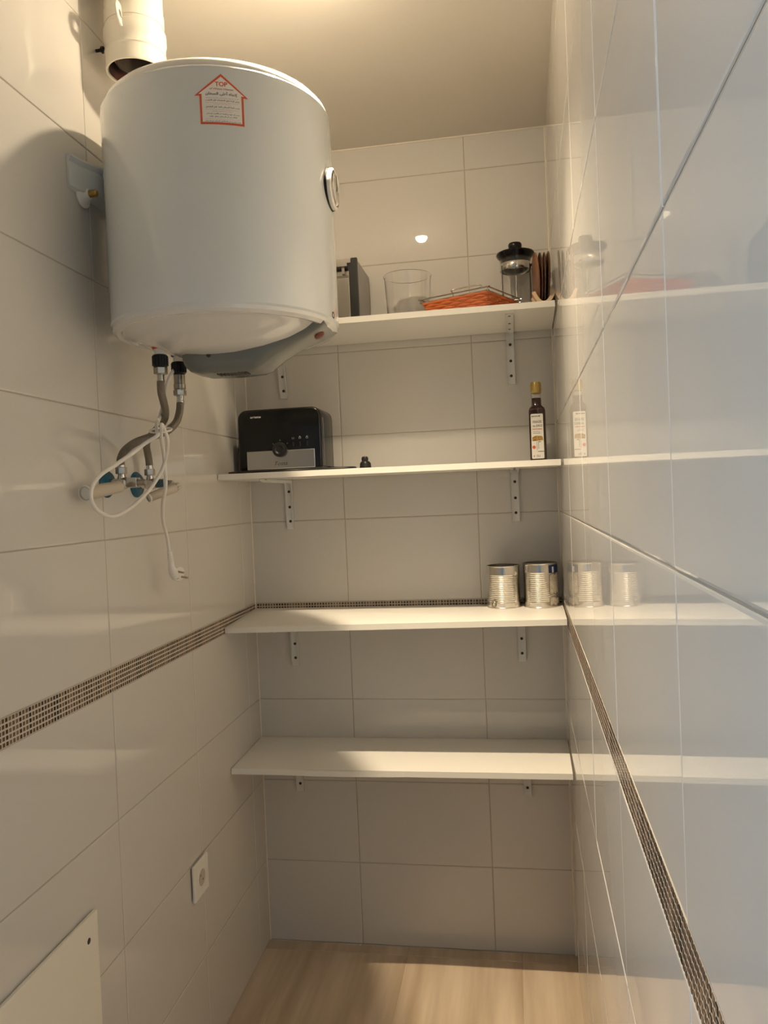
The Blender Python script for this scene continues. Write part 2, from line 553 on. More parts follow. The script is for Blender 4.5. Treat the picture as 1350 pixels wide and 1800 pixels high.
def bracket(xc, zu, label, lean=0.0, arm=0.243, leg=0.150, w=0.0215):
    """U channel steel angle under a shelf whose underside is at zu"""
    t, f = 0.0016, 0.0095
    h = w / 2
    y0 = -0.0012
    o = thing('shelf_bracket', (xc, -0.001, zu - leg), label, 'bracket', 'white shelf brackets')
    mb = MB()
    mb.box((xc - h, y0 - t, zu - leg), (xc + h, y0, zu - 0.0004))
    for s in (-1, 1):
        a, b = sorted((xc + s * h, xc + s * (h - t)))
        # side flange as a swept L, tapered at both tips
        P = [(0, -leg), (-0.004, -leg), (-f, -leg + 0.022), (-f, -f - 0.006), (-f - 0.006, -f), (-arm + 0.022, -f), (-arm, -0.004), (-arm, 0), (0, 0)]
        mb.rings([[(a, y0 + p[0], zu - 0.0004 + p[1]) for p in P], [(b, y0 + p[0], zu - 0.0004 + p[1]) for p in P]])
    mb.box((xc - h, y0 - arm, zu - t - 0.0004), (xc + h, y0 - t, zu - 0.0004))
    if lean:
        mb.xform(lambda p: Vector((p.x + (zu - p.z) * lean, p.y, p.z)))
    part('channel', mb, M['bracket'], o, smooth=False)
    for dz in (0.036, 0.083, 0.126):
        z = zu - dz
        x = xc + dz * lean
        part('screw', MB().lathe((x, y0 - t, z), [(0.0042, 0), (0.0042, 0.0006), (0.0030, 0.0014), (0.0012, 0.0016)], 12, (0, -1, 0)), M['screw'], o)
    for dy in (0.025, 0.115, 0.19):
        part('screw', MB().lathe((xc, y0 - arm + dy, zu - t - 0.0004), [(0.0036, 0), (0.0036, 0.0006), (0.0024, 0.0012)], 12, (0, 0, -1)), M['screw'], o)


T = 0.0155
names = ['topmost', 'second', 'third', 'lowest']
for k, (z, xa, xb) in enumerate([(Z1 - T, 0.1365, 0.8255), (1.4212, 0.1445, 0.8235), (1.0125, 0.1415, 0.8255), (0.6168, 0.1385, 0.8255)]):
    bracket(xa, z - 0.0002 if k != 2 else 1.0035, 'left white steel bracket under the %s shelf' % names[k], lean=0.045 if k == 0 else 0.01)
    bracket(xb, z - 0.0002 if k != 2 else 1.0112, 'right white steel bracket under the %s shelf' % names[k])

# ------------------------------------------------------------------ water heater
HX, HY, HR = 0.2832, -0.8407, 0.216
ZT, ZB = 2.087, 1.690
wh = thing('water_heater', (HX, HY, ZB), 'white round electric water heater hung on the left wall', 'water heater')
c0 = (HX, HY, 0)
part('tank_body', MB().lathe(c0, [(HR - 0.004, ZB - 0.0005), (HR, ZB + 0.004), (HR, ZT - 0.004), (HR - 0.003, ZT)], 96), M['enamel'], wh)
part('top_cap', MB().lathe(c0, [(HR - 0.004, ZT - 0.004), (HR - 0.0035, ZT + 0.001), (HR - 0.0055, ZT + 0.009), (HR - 0.012, ZT + 0.0165), (HR - 0.028, ZT + 0.024), (HR - 0.07, ZT + 0.031), (0.05, ZT + 0.036), (0.001, ZT + 0.037)], 96), M['cap'], wh)
part('bottom_cap', MB().lathe(c0, [(HR - 0.003, ZB + 0.001), (HR - 0.004, ZB - 0.006), (HR - 0.011, ZB - 0.011), (HR - 0.019, ZB - 0.010), (HR - 0.0215, ZB - 0.006), (HR - 0.025, ZB - 0.0065), (0.175, ZB - 0.0155), (0.145, ZB - 0.028), (0.10, ZB - 0.043), (0.06, ZB - 0.051), (0.03, ZB - 0.0535), (0.001, ZB - 0.054)], 96), M['cap'], wh)
# grey service cover under the tank, running from the middle to the front rim
st = [(0.197, 0.018, 1.634, 1.668), (0.202, 0.034, 1.622, 1.668), (0.216, 0.046, 1.611, 1.668), (0.238, 0.0505, 1.6055, 1.665), (0.30, 0.052, 1.604, 1.662), (0.345, 0.0515, 1.606, 1.664), (0.362, 0.051, 1.612, 1.667),
      (0.385, 0.0485, 1.628, 1.669), (0.415, 0.044, 1.645, 1.674), (0.445, 0.045, 1.658, 1.683), (0.465, 0.049, 1.667, 1.686), (0.478, 0.053, 1.673, 1.6885), (0.488, 0.055, 1.680, 1.6895)]
mb = MB()
rs = []
for x, w, zb, zt in st:
    r = min(0.022, (zt - zb) * 0.6, w * 0.6)
    ring = [(x, HY - w * 1.04, zt)]
    for i in range(7):
        a = PI + i * PI / 12
        ring.append((x, HY - w + r + r * math.cos(a), zb + r + r * math.sin(a)))
    for i in range(7):
        a = 1.5 * PI + i * PI / 12
        ring.append((x, HY + w - r + r * math.cos(a), zb + r + r * math.sin(a)))
    ring.append((x, HY + w * 1.04, zt))
    rs.append(ring)
mb.rings(rs)
cov = part('service_cover', mb, M['grey'], wh, 'grey plastic cover under the tank', angle=50)
mb = MB()
mb.lathe((0.262, HY - 0.0512, 1.637), [(0.0045, 0), (0.0045, 0.0008), (0.003, 0.0010)], 14, (0, -1, 0))
part('screw_hole', mb, M['dark'], cov)
part('screw_hole', MB().lathe((0.477, HY - 0.0530, 1.686), [(0.0035, 0), (0.0035, 0.0012), (0.002, 0.0014)], 12, (0.2, -1, -0.1)), M['dark'], cov)
part('pilot_light', MB().lathe((0.468, HY - 0.012, 1.6668), [(0.010, 0), (0.010, 0.002), (0.006, 0.004)], 16, (0.5, -0.25, -0.8)), M['dullred'], cov, 'small dull red pilot light')
mb = MB()
for i in range(9):
    mb.box((0.268 + i * 0.007, HY - 0.030, 1.6032), (0.271 + i * 0.007, HY - 0.004, 1.6045))
part('vent_slots', mb, M['dark'], cov, smooth=False)
# thermometer on the front
ax = (1, -0.02, 0)
tz = 1.941
dial = part('thermometer', MB().lathe((HX + HR - 0.003, HY, tz), [(0.036, 0), (0.0375, 0.004), (0.0375, 0.011), (0.0345, 0.0135), (0.0330, 0.0125), (0.0325, 0.008), (0.0005, 0.008)], 40, ax), M['whitep'], wh)
part('gasket', MB().lathe((HX + HR - 0.004, HY, tz), [(0.0385, 0), (0.0395, 0.001), (0.0395, 0.0055), (0.0375, 0.006)], 40, ax), M['blackp'], dial, 'dark ring behind the dial')
part('lens', MB().lathe((HX + HR + 0.0055, HY, tz), [(0.0325, 0), (0.0325, 0.005), (0.022, 0.0085), (0.0005, 0.0095)], 32, ax), M['acryl'], dial)
part('needle', MB().box((HX + HR + 0.006, HY - 0.0015, tz - 0.004), (HX + HR + 0.0075, HY + 0.0015, tz + 0.024)), M['print'], dial, smooth=False)
th = math.radians(-5)
sx, sy = math.cos(th), math.sin(th)
part('screw', MB().lathe((HX + HR * sx - 0.0005, HY + HR * sy, 1.7005), [(0.0065, 0), (0.0065, 0.0008), (0.0045, 0.0010), (0.0040, 0.0003), (0.0005, 0.0003)], 18, (sx, sy, 0)), [M['dark']], wh)
# arrow-shaped sticker
TH0 = math.radians(-67.8)
def on_tank(off):
    def fn(x, z):
        a = TH0 + x / HR
        return Vector((HX + (HR + off) * math.cos(a), HY + (HR + off) * math.sin(a), z))
    return fn
def poly_on(fn, pts, sub=10):
    """convex-ish quads strip: list of (xl, xr, z) rows"""
    mb = MB()
    rs = []
    for a, b, z in pts:
        rs.append([fn(a + (b - a) * i / sub, z) for i in range(sub + 1)])
    mb.rings(rs, False, False, closed=False)
    return mb
f0, f1, f2 = on_tank(0.0004), on_tank(0.0007), on_tank(0.0009)
A, SH, BT = 2.0703, 2.0335, 1.9865
skew = lambda z: 0.0008 * (2.03 - z) / 0.04
mb = poly_on(f0, [(-0.0002, 0.0002, A), (-0.0223, 0.0223, (A + SH) / 2), (-0.0446, 0.0446, SH)])
mb2 = poly_on(f0, [(-0.0362, 0.0362, SH), (-0.036, 0.036, (SH + BT) / 2), (-0.036, 0.036, BT)])
mb.add(mb2.v, mb2.f)
stk = part('sticker', mb, M['orangered'], wh, 'arrow-shaped sticker with an orange-red border', smooth=True)
mb = poly_on(f1, [(-0.0002, 0.0002, A - 0.0048), (-0.0182, 0.0182, (A - 0.0048 + SH + 0.0028) / 2), (-0.0375, 0.0375, SH + 0.0028)])
mb2 = poly_on(f1, [(-0.0325, 0.0325, SH + 0.0028), (-0.0325, 0.0325, SH - 0.02), (-0.0325, 0.0325, BT + 0.0036)])
mb.add(mb2.v, mb2.f)
part('sticker_face', mb, M['paper'], stk)
mb = MB()
add_text(mb, 'TOP', f2, 0, 2.0532, w=0.0205, h=0.0076, bold=0.028)
part('red_lettering', mb, M['orangered'], stk, smooth=False)
mb = MB()
add_text(mb, 'of Water Heater', f2, 0.0005, 2.0452, w=0.040, h=0.0031, bold=0.012)
for s, z, w in [('Follow the instruction manual before installation and use', 2.0302, 0.054), ('Please read the manual carefully before installing the heater', 2.0222, 0.054),
                ('and keep it for reference', 2.0196, 0.028), ('Fill the heater with water before switching the power on', 2.0110, 0.054),
                ('see the instruction manual', 2.0083, 0.032), ('Disconnect the power supply before any cleaning and service', 1.9952, 0.056)]:
    add_text(mb, s, f2, 0.0005, z, w=w, h=0.0013)
part('red_lettering', mb, M['redprint'], stk, smooth=False)
mb = MB()
add_text(mb, arabic('إتجاه أعلى السخان'), f2, 0.0, 2.0372, w=0.0525, h=0.0075, bold=0.02)
for s, z, w in [('يرجى قراءة دليل التعليمات قبل التركيب', 2.0262, 0.055), ('يجب تعبئة السخان بالماء قبل التشغيل', 2.0152, 0.0555),
                ('يجب أن تنقطع المياه عن الأنابيب الساخن', 2.0040, 0.054), ('التأكد من أن السخان مملوء بالماء', 1.9996, 0.046), ('يجب وضع صمام الأمان المرفق مع السخان', 1.9920, 0.058)]:
    add_text(mb, arabic(s), f2, 0.001, z, w=w, h=0.0034, bold=0.015)
part('black_lettering', mb, M['print'], stk, smooth=False)
# wall bracket behind the tank
mb = MB()
y0, y1 = -0.975, -0.706
xw = lambda y: xl(y) + 0.0006
rs = []
for y in (y0, y0 + 0.03, y0 + 0.07, y1 - 0.07, y1 - 0.03, y1):
    out = {y0: 0.004, y1: 0.004}.get(y, 0.010 if y in (y0 + 0.03, y1 - 0.03) else 0.026)
    x = xw(y)
    rs.append([(x, y, 1.944), (x + out, y, 1.948), (x + out, y, 1.992), (x + out + 0.006, y, 2.000), (x + out + 0.006, y, 2.003), (x, y, 2.003)])
mb.rings(rs)
hb = part('hanging_bracket', mb, M['enamel'], wh, 'white steel bracket holding the tank to the wall', angle=30)
mb = MB().lathe((xl(-0.925) + 0.001, -0.925, 1.948), [(0.024, 0), (0.024, 0.003), (0.012, 0.011), (0.010, 0.016)], 24, (1, 0, 0))
part('anchor_cap', mb, M['whitep'], hb)
part('bolt', MB().lathe((xl(-0.925) + 0.012, -0.925, 1.948), [(0.0065, 0), (0.0065, 0.018), (0.005, 0.020)], 12, (1, 0, 0)), M['brass'], hb, 'brass-coloured bolt')
# water nozzles
NX, NYA, NYB = 0.158, -0.878, -0.7935
for ny, colr in ((NYA, M['red']), (NYB, M['bluelabel'])):
    c = (NX, ny, 0)
    z0 = 1.6585
    part('nozzle_ring', MB().lathe(c, [(0.0105, z0 + 0.012), (0.0150, z0 + 0.010), (0.0150, z0 + 0.001), (0.0135, z0 - 0.0008), (0.0105, z0 - 0.0008)], 20), colr, wh, 'red ring around the hot outlet' if ny == NYA else None)
    part('nozzle', MB().lathe(c, [(0.0105, z0 + 0.004), (0.0105, 1.640)], 20), M['whitep'], wh)
    cp = MB()
    for k in range(16):
        a = 2 * PI * k / 16
        cp.cone((NX + 0.0135 * math.cos(a), ny + 0.0135 * math.sin(a), 1.6445), (NX + 0.0135 * math.cos(a), ny + 0.0135 * math.sin(a), 1.626), 0.0018, 0.0018, 6)
    cp.lathe(c, [(0.011, 1.6475), (0.0135, 1.6465), (0.0135, 1.6245), (0.0115, 1.6225)], 24)
    part('dielectric_joint', cp, M['blackp'], wh, 'black plastic coupling')
mb = MB().lathe((NX, NYB, 0), [(0.008, 1.6235), (0.0112, 1.621), (0.0112, 1.603), (0.0122, 1.602), (0.0122, 1.593), (0.0108, 1.592), (0.0108, 1.5905)], 20)
part('safety_valve', mb, M['nickel'], wh, 'nickel safety valve under the cold inlet')
# mains cord with plug
cable = [(0.165, -0.765, 1.672), (0.160, -0.771, 1.655), (0.155, -0.789, 1.641), (0.150, -0.807, 1.626), (0.143, -0.813, 1.608), (0.137, -0.813, 1.590), (0.133, -0.815, 1.571), (0.134, -0.828, 1.551), (0.142, -0.859, 1.529), (0.158, -0.906, 1.510),
         (0.168, -0.928, 1.498), (0.172, -0.935, 1.487), (0.150, -0.940, 1.474), (0.135, -0.963, 1.455), (0.125, -1.007, 1.433), (0.120, -1.049, 1.415), (0.120, -1.078, 1.395), (0.120, -1.085, 1.374), (0.120, -1.065, 1.353), (0.115, -1.004, 1.342), (0.110, -0.924, 1.358),
         (0.118, -0.865, 1.391), (0.134, -0.842, 1.428), (0.152, -0.856, 1.459), (0.168, -0.884, 1.483), (0.178, -0.917, 1.500), (0.183, -0.938, 1.507), (0.184, -0.942, 1.500), (0.166, -0.906, 1.484), (0.146, -0.856, 1.456), (0.138, -0.836, 1.426),
         (0.140, -0.842, 1.395), (0.118, -0.812, 1.360), (0.097, -0.770, 1.325), (0.087, -0.738, 1.300), (0.082, -0.719, 1.276), (0.082, -0.7145, 1.257)]
cord = part('power_cord', MB().tube(cable, 0.0036, 10, 5), M['cord'], wh, 'white mains cord looped and tied to the hoses')
mb = MB()
a, b = Vector((0.082, -0.7145, 1.259)), Vector((0.083, -0.7105, 1.230))
for k in range(6):
    p = a.lerp(b, k / 6)
    q = a.lerp(b, (k + 0.6) / 6)
    mb.cone(p, q, 0.0052 + 0.0003 * k, None, 12)
mb.cone(a, b, 0.0044, 0.0056, 12)
mb.tube([(0.083, -0.7105, 1.232), (0.083, -0.709, 1.222), (0.085, -0.703, 1.210), (0.088, -0.697, 1.203)], lambda t: 0.0056 + 0.0052 * min(1, t * 1.5), 16, 5)
pd = Vector((0.94, -0.32, -0.12)).normalized()
pc = Vector((0.088, -0.693, 1.2075))
mb.lathe(pc - pd * 0.009, [(0.010, 0), (0.0155, 0.004), (0.0165, 0.014), (0.0150, 0.0155)], 24, pd)
plug = part('plug', mb, M['whitep'], cord, 'white two-pin plug hanging free')
u = pd.cross(Vector((0, 0, 1))).normalized()
w = u.cross(pd).normalized()
for s in (-1, 1):
    b0 = pc + pd * 0.0063 + (u * 0.72 + w * 0.69) * 0.0092 * s
    part('pin', MB().cone(b0, b0 + pd * 0.018, 0.0024, 0.0021, 12), M['nickel'], cord)
part('earth_contact', MB().lathe(pc + pd * 0.0062 - (u * -0.69 + w * 0.72) * 0.0095, [(0.0036, 0), (0.0036, 0.0006), (0.002, 0.0008)], 12, pd), M['dark'], cord)
tp = Vector((0.165, -0.905, 1.500))
mb = MB()
mb.tube([tp + Vector((0.017 * math.cos(t), 0.020 * math.cos(t) * 0.4 + 0.018 * math.sin(t), 0.006 * math.sin(t))) for t in [i * 2 * PI / 14 for i in range(15)]], 0.0020, 6, 2)
mb.tube([tp + Vector((0.010, -0.018, 0.0)), tp + Vector((0.012, -0.030, 0.010)), tp + Vector((0.012, -0.036, 0.019))], 0.0017, 6, 4)
part('cable_tie', mb, M['cord'], cord)

# ------------------------------------------------------------------ braided hoses
def hose(label, nut0, ferr0, path, ferr1, nut1):
    o = thing('braided_hose', path[-1], label, 'hose', 'braided water hoses')
    part('braid', MB().tube(path, 0.0076, 14, 6), M['braid'], o)
    for nm, (p, q, r) in (('end_nut', nut0), ('end_nut', nut1)):
        mb = MB().hexnut(p, q, r)
        part(nm, mb, M['nickel'], o, bevel=0.001, segs=2, smooth=False)
    for (p, q, r) in (ferr0, ferr1):
        p, q = Vector(p), Vector(q)
        mb = MB().cone(p, q, r, r, 16)
        mb.cone(p.lerp(q, 0.75), q, r * 1.12, r * 1.12, 16)
        part('ferrule', mb, M['chrome'], o)
    return o


VY1, VY2, VZ = -0.886, -0.7605, 1.404
hA = [(0.158, -0.880, 1.596), (0.158, -0.880, 1.576), (0.157, -0.869, 1.557), (0.152, -0.853, 1.543), (0.144, -0.842, 1.528), (0.122, -0.824, 1.514), (0.096, -0.800, 1.503), (0.080, -0.790, 1.491), (0.073, -0.780, 1.481), (0.069, -0.767, 1.466), (0.068, -0.7615, 1.453), (0.068, -0.7605, 1.443)]
hB = [(0.158, -0.7935, 1.568), (0.159, -0.803, 1.545), (0.161, -0.826, 1.522), (0.159, -0.862, 1.503), (0.150, -0.890, 1.493), (0.132, -0.898, 1.487), (0.110, -0.906, 1.478), (0.086, -0.900, 1.464), (0.073, -0.890, 1.450), (0.071, -0.8865, 1.441)]
hose('braided hose from the hot outlet with red ring', ((NX, NYA, 1.6225), (NX, NYA, 1.610), 0.0135), ((NX, NYA, 1.611), (NX, -0.8795, 1.594), 0.0070), hA, ((0.068, -0.7605, 1.446), (0.068, -0.7605, 1.434), 0.0070), ((0.068, VY2, 1.435), (0.068, VY2, 1.422), 0.0112))
hose('braided hose from the safety valve, crossing in front', ((NX, NYB, 1.5905), (NX, NYB, 1.5795), 0.0135), ((NX, NYB, 1.580), (NX, -0.7945, 1.564), 0.0070), hB, ((0.071, -0.8862, 1.444), (0.071, -0.886, 1.434), 0.0070), ((0.071, VY1, 1.435), (0.071, VY1, 1.422), 0.0112))

# ------------------------------------------------------------------ angle valves
def valve(y, xo, label, h0, h1, r0, r1, spline):
    xw_ = xl(y)
    o = thing('angle_valve', (xw_, y, VZ), label, 'valve', 'angle valves on the left wall')
    part('escutcheon', MB().lathe((xw_ + 0.0005, y, VZ), [(0.027, 0), (0.027, 0.002), (0.022, 0.008), (0.012, 0.010), (0.0105, 0.010)], 32, (1, 0, 0)), M['blue'], o, 'blue film still on the wall flange')
    mb = MB().lathe((xw_ + 0.004, y, VZ), [(0.0095, 0), (0.0095, 0.020), (0.0115, 0.022), (0.0115, 0.038), (0.009, 0.041), (0.009, 0.046)], 20, (1, 0, 0))
    mb.lathe((xo, y, VZ), [(0.0085, 0.004), (0.0075, 0.012), (0.0065, 0.016), (0.0065, 0.019)], 16)
    part('valve_body', mb, M['chrome'], o)
    x = xw_ + 0.0465
    part('square_block', MB().box((x, y - 0.0098, VZ - 0.0098), (x + 0.021, y + 0.0098, VZ + 0.0098)), M['chrome'], o, bevel=0.0015, smooth=False)
    mb = MB().lathe((x + 0.021, y, VZ), [(0.0062, -0.002), (0.0062, 0.013), (0.0050, 0.015)], 16, (1, 0, 0))
    part('spindle', mb, M['nickel'], o)
    mb = MB()
    h0, h1 = Vector(h0), Vector(h1)
    d = (h1 - h0).normalized()
    L = (h1 - h0).length
    mb.lathe(h0, [(r0 * 0.7, 0), (r0, 0.002), (r0 + (r1 - r0) * 0.5, L * 0.5), (r1, L - 0.002), (r1 * 0.9, L), (r1 * 0.82, L), (r1 * 0.8, L - 0.010), (0.0005, L - 0.012)], 24, d)
    if spline:
        uu, ww, _ = mb.frame(d)
        for k in range(8):
            a = 2 * PI * k / 8
            e = (uu * math.cos(a) + ww * math.sin(a)) * r0 * 0.7
            mb.cone(h0 + e, h0 + e - d * 0.009, 0.0024, 0.0008, 6)
    sl = part('plastic_sleeve', mb, M['milky'], o, 'translucent whitish sleeve on the spindle')
    part('sleeve_end', MB().lathe(h1 - d * 0.0035, [(r1 * 1.04, 0), (r1 * 1.06, 0.0012), (r1 * 1.04, 0.003), (r1 * 0.86, 0.0034), (r1 * 0.84, 0.0002)], 24, d), M['whitep'], sl)
    return o


valve(VY1, 0.071, 'nearer chrome angle valve, long whitish sleeve pointing left', (0.084, -0.918, 1.3965), (0.066, -1.012, 1.3845), 0.0108, 0.0140, False)
valve(VY2, 0.068, 'farther chrome angle valve, notched sleeve end pointing right', (0.130, -0.7735, 1.3945), (0.094, -0.826, 1.374), 0.0106, 0.0090, True)
# ------------------------------------------------------------------ flue pipe by the ceiling
PX, PY, PR = 0.118, -0.8366, 0.0555
fp = thing('flue_pipe', (PX, PY, H), 'white round flue pipe hanging down from the ceiling above the heater', 'pipe')
c = (PX, PY, 0)
part('outer_tube', MB().lathe(c, [(PR, H - 0.001), (PR, 2.275), (PR + 0.0015, 2.273), (PR - 0.002, 2.273), (PR - 0.002, H - 0.001)], 48, closed_prof=True), M['pvc'], fp)
sl = part('sleeve', MB().lathe(c, [(PR + 0.001, 2.288), (PR + 0.0040, 2.285), (PR + 0.0045, 2.268), (PR + 0.0025, 2.264), (PR + 0.0020, 2.246), (PR + 0.0033, 2.244), (PR + 0.0015, 2.242), (PR + 0.0015, 2.222), (PR + 0.0028, 2.214), (PR + 0.0020, 2.210), (PR - 0.0015, 2.2105), (PR - 0.0015, 2.288)], 48, closed_prof=True), M['pvc'], fp, 'wider ribbed sleeve at the lower end')
part('lining', MB().lathe(c, [(PR - 0.002, 2.2125), (PR - 0.002, 2.35), (PR - 0.0035, 2.35), (PR - 0.0035, 2.2125)], 40, closed_prof=True), M['silver'], fp)
part('rubber_seal', MB().lathe(c, [(0.040, 2.232), (0.042, 2.235), (0.040, 2.239), (0.037, 2.238), (0.036, 2.234)], 36, closed_prof=True), M['orange_seal'], fp, 'red rubber seal inside')
part('inner_tube', MB().lathe(c, [(0.038, 2.228), (0.038, 2.36), (0.0005, 2.36), (0.0005, 2.355), (0.036, 2.355), (0.036, 2.228)], 36, closed_prof=True), M['dark'], fp)
mb = MB().cone((xl(PY) + 0.0005, PY - 0.006, 2.2625), (PX - PR + 0.012, PY - 0.006, 2.2625), 0.0032, 0.0032, 10)
mb.cone((xl(PY) + 0.012, PY - 0.006, 2.2625), (xl(PY) + 0.018, PY - 0.006, 2.2625), 0.0065, 0.0065, 6)
part('threaded_rod', mb, M['screw'], fp, 'dark threaded rod to the wall')
cd = Vector((1.0, 0.12, 0.05)).normalized()
cc = Vector((0.1195, -0.9025, 2.288))
part('clamp_lug', MB().lathe(cc, [(0.021, 0), (0.021, 0.003), (0.0075, 0.003), (0.0075, 0)], 28, cd, closed_prof=True), M['pvc'], fp, 'round clamp lug with a hole')
mb = MB().lathe(c, [(PR + 0.0002, 2.322), (PR + 0.0014, 2.322), (PR + 0.0014, 2.296), (PR + 0.0002, 2.296)], 48, closed_prof=True)
part('clamp_band', mb, M['pvc'], fp)

# ------------------------------------------------------------------ access panel and power socket on the left wall
mb = MB()
def left_box(mb, y0, y1, z0, z1, g0, g1):
    return mb.add([(xl(y) + g, y, z) for z in (z0, z1) for (y, g) in ((y0, g0), (y0, g1), (y1, g1), (y1, g0))],
                  [(0, 1, 2, 3), (4, 5, 6, 7), (0, 1, 5, 4), (1, 2, 6, 5), (2, 3, 7, 6), (3, 0, 4, 7)])
left_box(mb, -1.50, -1.0125, 0.20, 0.637, 0.003, 0.0105)
ap = part('access_panel', mb, M['board'], None, loc=(xl(-1.25), -1.25, 0.20), bevel=0.0015, smooth=False)
tag(ap, 'cream access panel screwed low on the left wall', 'panel')
for y, z in ((-1.045, 0.597), (-1.465, 0.597), (-1.045, 0.24), (-1.465, 0.24)):
    part('screw', MB().lathe((xl(y) + 0.0102, y, z), [(0.0055, 0), (0.0055, 0.0004), (0.004, 0.0008), (0.0015, 0.0006)], 14, (1, 0, 0)), M['screw'], ap)
    part('spacer', MB().lathe((xl(y) + 0.0002, y, z), [(0.006, 0), (0.006, 0.0029)], 10, (1, 0, 0)), M['screw'], ap)

py, pz = -0.535, 0.4585
ps = thing('power_socket', (xl(py), py, pz), 'white single power socket low on the left wall', 'socket')
mb = MB()
left_box(mb, py - 0.044, py + 0.044, pz - 0.043, pz + 0.043, 0.0035, 0.010)
plate = part('cover_plate', mb, M['whitep'], ps, bevel=0.0018, smooth=False)
left_box(mb2 := MB(), py - 0.035, py + 0.035, pz - 0.034, pz + 0.034, 0.0, 0.004)
part('back_box', mb2, M['dark'], ps, smooth=False)
part('socket_rim', MB().lathe((xl(py) + 0.0098, py, pz), [(0.0225, 0), (0.0225, 0.0016), (0.0198, 0.0016), (0.0198, 0)], 32, (1, 0, 0), closed_prof=True), M['whitep'], ps)
part('socket_well', MB().lathe((xl(py) + 0.0098, py, pz), [(0.0198, 0.0008), (0.0195, 0.0003), (0.0005, 0.0003)], 32, (1, 0, 0)), M['milky'], ps)
for s in (-1, 1):
    part('contact_hole', MB().lathe((xl(py) + 0.0100, py + s * 0.0065, pz - 0.0065 * s), [(0.0026, 0), (0.0026, 0.0006), (0.0005, 0.0006)], 12, (1, 0, 0)), M['dark'], ps)

# ------------------------------------------------------------------ toaster
def prism(mb, pts, y0, y1):
    return mb.rings([[(x, y0, z) for x, z in pts], [(x, y1, z) for x, z in pts]])
def rrect(x0, x1, z0, z1, rb, rt, n=6):
    P = []
    for cx, cz, r, a0 in ((x0 + rb, z0 + rb, rb, PI), (x1 - rb, z0 + rb, rb, 1.5 * PI), (x1 - rt, z1 - rt, rt, 0), (x0 + rt, z1 - rt, rt, 0.5 * PI)):
        for i in range(n + 1):
            a = a0 + i * PI / 2 / n
            P.append((cx + r * math.cos(a), cz + r * math.sin(a)))
    return P
TX0, TX1, TY0, TY1 = 0.062, 0.302, -0.200, -0.055
TZ0, TZ1 = Z2 + 0.006, 1.6155
to = thing('toaster', ((TX0 + TX1) / 2, (TY0 + TY1) / 2, Z2), 'black two-slot toaster with a steel front strip on the second shelf', 'toaster')
mb = MB()
prism(mb, rrect(TX0, TX1, TZ0, TZ1, 0.008, 0.026), TY0, TY1)
tb = part('body', mb, M['blackgloss'], to, bevel=0.006, segs=3, angle=45)
for x in (TX0 + 0.03, TX1 - 0.03):
    for y in (TY0 + 0.025, TY1 - 0.025):
        part('foot', MB().cone((x, y, Z2), (x, y, TZ0 + 0.002), 0.009, 0.010, 12), M['blackp'], to)
mb = MB().box((0.0865, TY0 - 0.0022, 1.4475), (0.282, TY0 + 0.002, 1.4985))
fs = part('steel_strip', mb, M['steel'], to, 'brushed steel strip with dark script lettering', bevel=0.0012, smooth=False)
ft = lambda y: (lambda x, z: Vector((x, y, z)))
mb = MB()
add_text(mb, 'Tosta', ft(TY0 - 0.0026), 0.185, 1.4625, w=0.036, h=0.010, shear=0.35)
part('lettering', mb, M['print'], fs, smooth=False)
mb = MB()
add_text(mb, 'ariete', ft(TY0 - 0.0005), 0.116, 1.5945, w=0.031, h=0.0060)
part('lettering', mb, M['whiteprint'], tb, smooth=False)
mb = MB()
for i, x in enumerate((0.2215, 0.241, 0.2615)):     # small icons above the buttons
    z = 1.531
    mb.box((x - 0.003, TY0 - 0.0006, z - 0.003), (x + 0.003, TY0 - 0.0002, z - 0.002)).box((x - 0.003, TY0 - 0.0006, z - 0.003), (x - 0.002, TY0 - 0.0002, z + 0.002)).box((x + 0.002, TY0 - 0.0006, z - 0.003), (x + 0.003, TY0 - 0.0002, z + 0.002))
    if i:
        mb.box((x - 0.003, TY0 - 0.0006, z + 0.001), (x + 0.003, TY0 - 0.0002, z + 0.002)).box((x - 0.0012, TY0 - 0.0006, z + 0.002), (x + 0.0012, TY0 - 0.0002, z + 0.0045))
for a in (-50, 0, 50):
    r0, r1, t = 0.0245, 0.0285, math.radians(a)
    cxk, czk = 0.184, 1.500
    p = Vector((cxk + r0 * math.sin(t), TY0 - 0.0004, czk + r0 * math.cos(t)))
    q = Vector((cxk + r1 * math.sin(t), TY0 - 0.0004, czk + r1 * math.cos(t)))
    mb.cone(p, q, 0.0006, 0.0006, 6)
tag(part('control_icons', mb, M['greyprint'], tb, smooth=False), kind='stuff')
kn = part('browning_knob', MB().lathe((0.184, TY0 - 0.001, 1.500), [(0.0205, 0), (0.0205, 0.009), (0.0185, 0.012), (0.012, 0.0125), (0.0085, 0.010), (0.0005, 0.010)], 32, (0, -1, 0)), M['blackp'], to)
for x in (0.2215, 0.241, 0.2615):
    part('button', MB().box((x - 0.0016, TY0 - 0.0020, 1.5085), (x + 0.0016, TY0 + 0.002, 1.5195)), M['blackp'], to, bevel=0.001, smooth=False)
part('side_trim', MB().box((TX1 - 0.002, TY0 + 0.022, TZ0 + 0.01), (TX1 + 0.0012, TY0 + 0.026, TZ1 - 0.03)), M['steel'], to, smooth=False)
for y in (-0.145, -0.105):
    part('bread_slot', MB().box((TX0 + 0.04, y - 0.010, TZ1 - 0.002), (TX1 - 0.04, y + 0.010, TZ1 + 0.0012)), M['dark'], to, smooth=False)
part('lever', MB().box((TX0 - 0.016, -0.150, 1.462), (TX0 + 0.002, -0.110, 1.552)), M['blackp'], to, bevel=0.004, smooth=False)
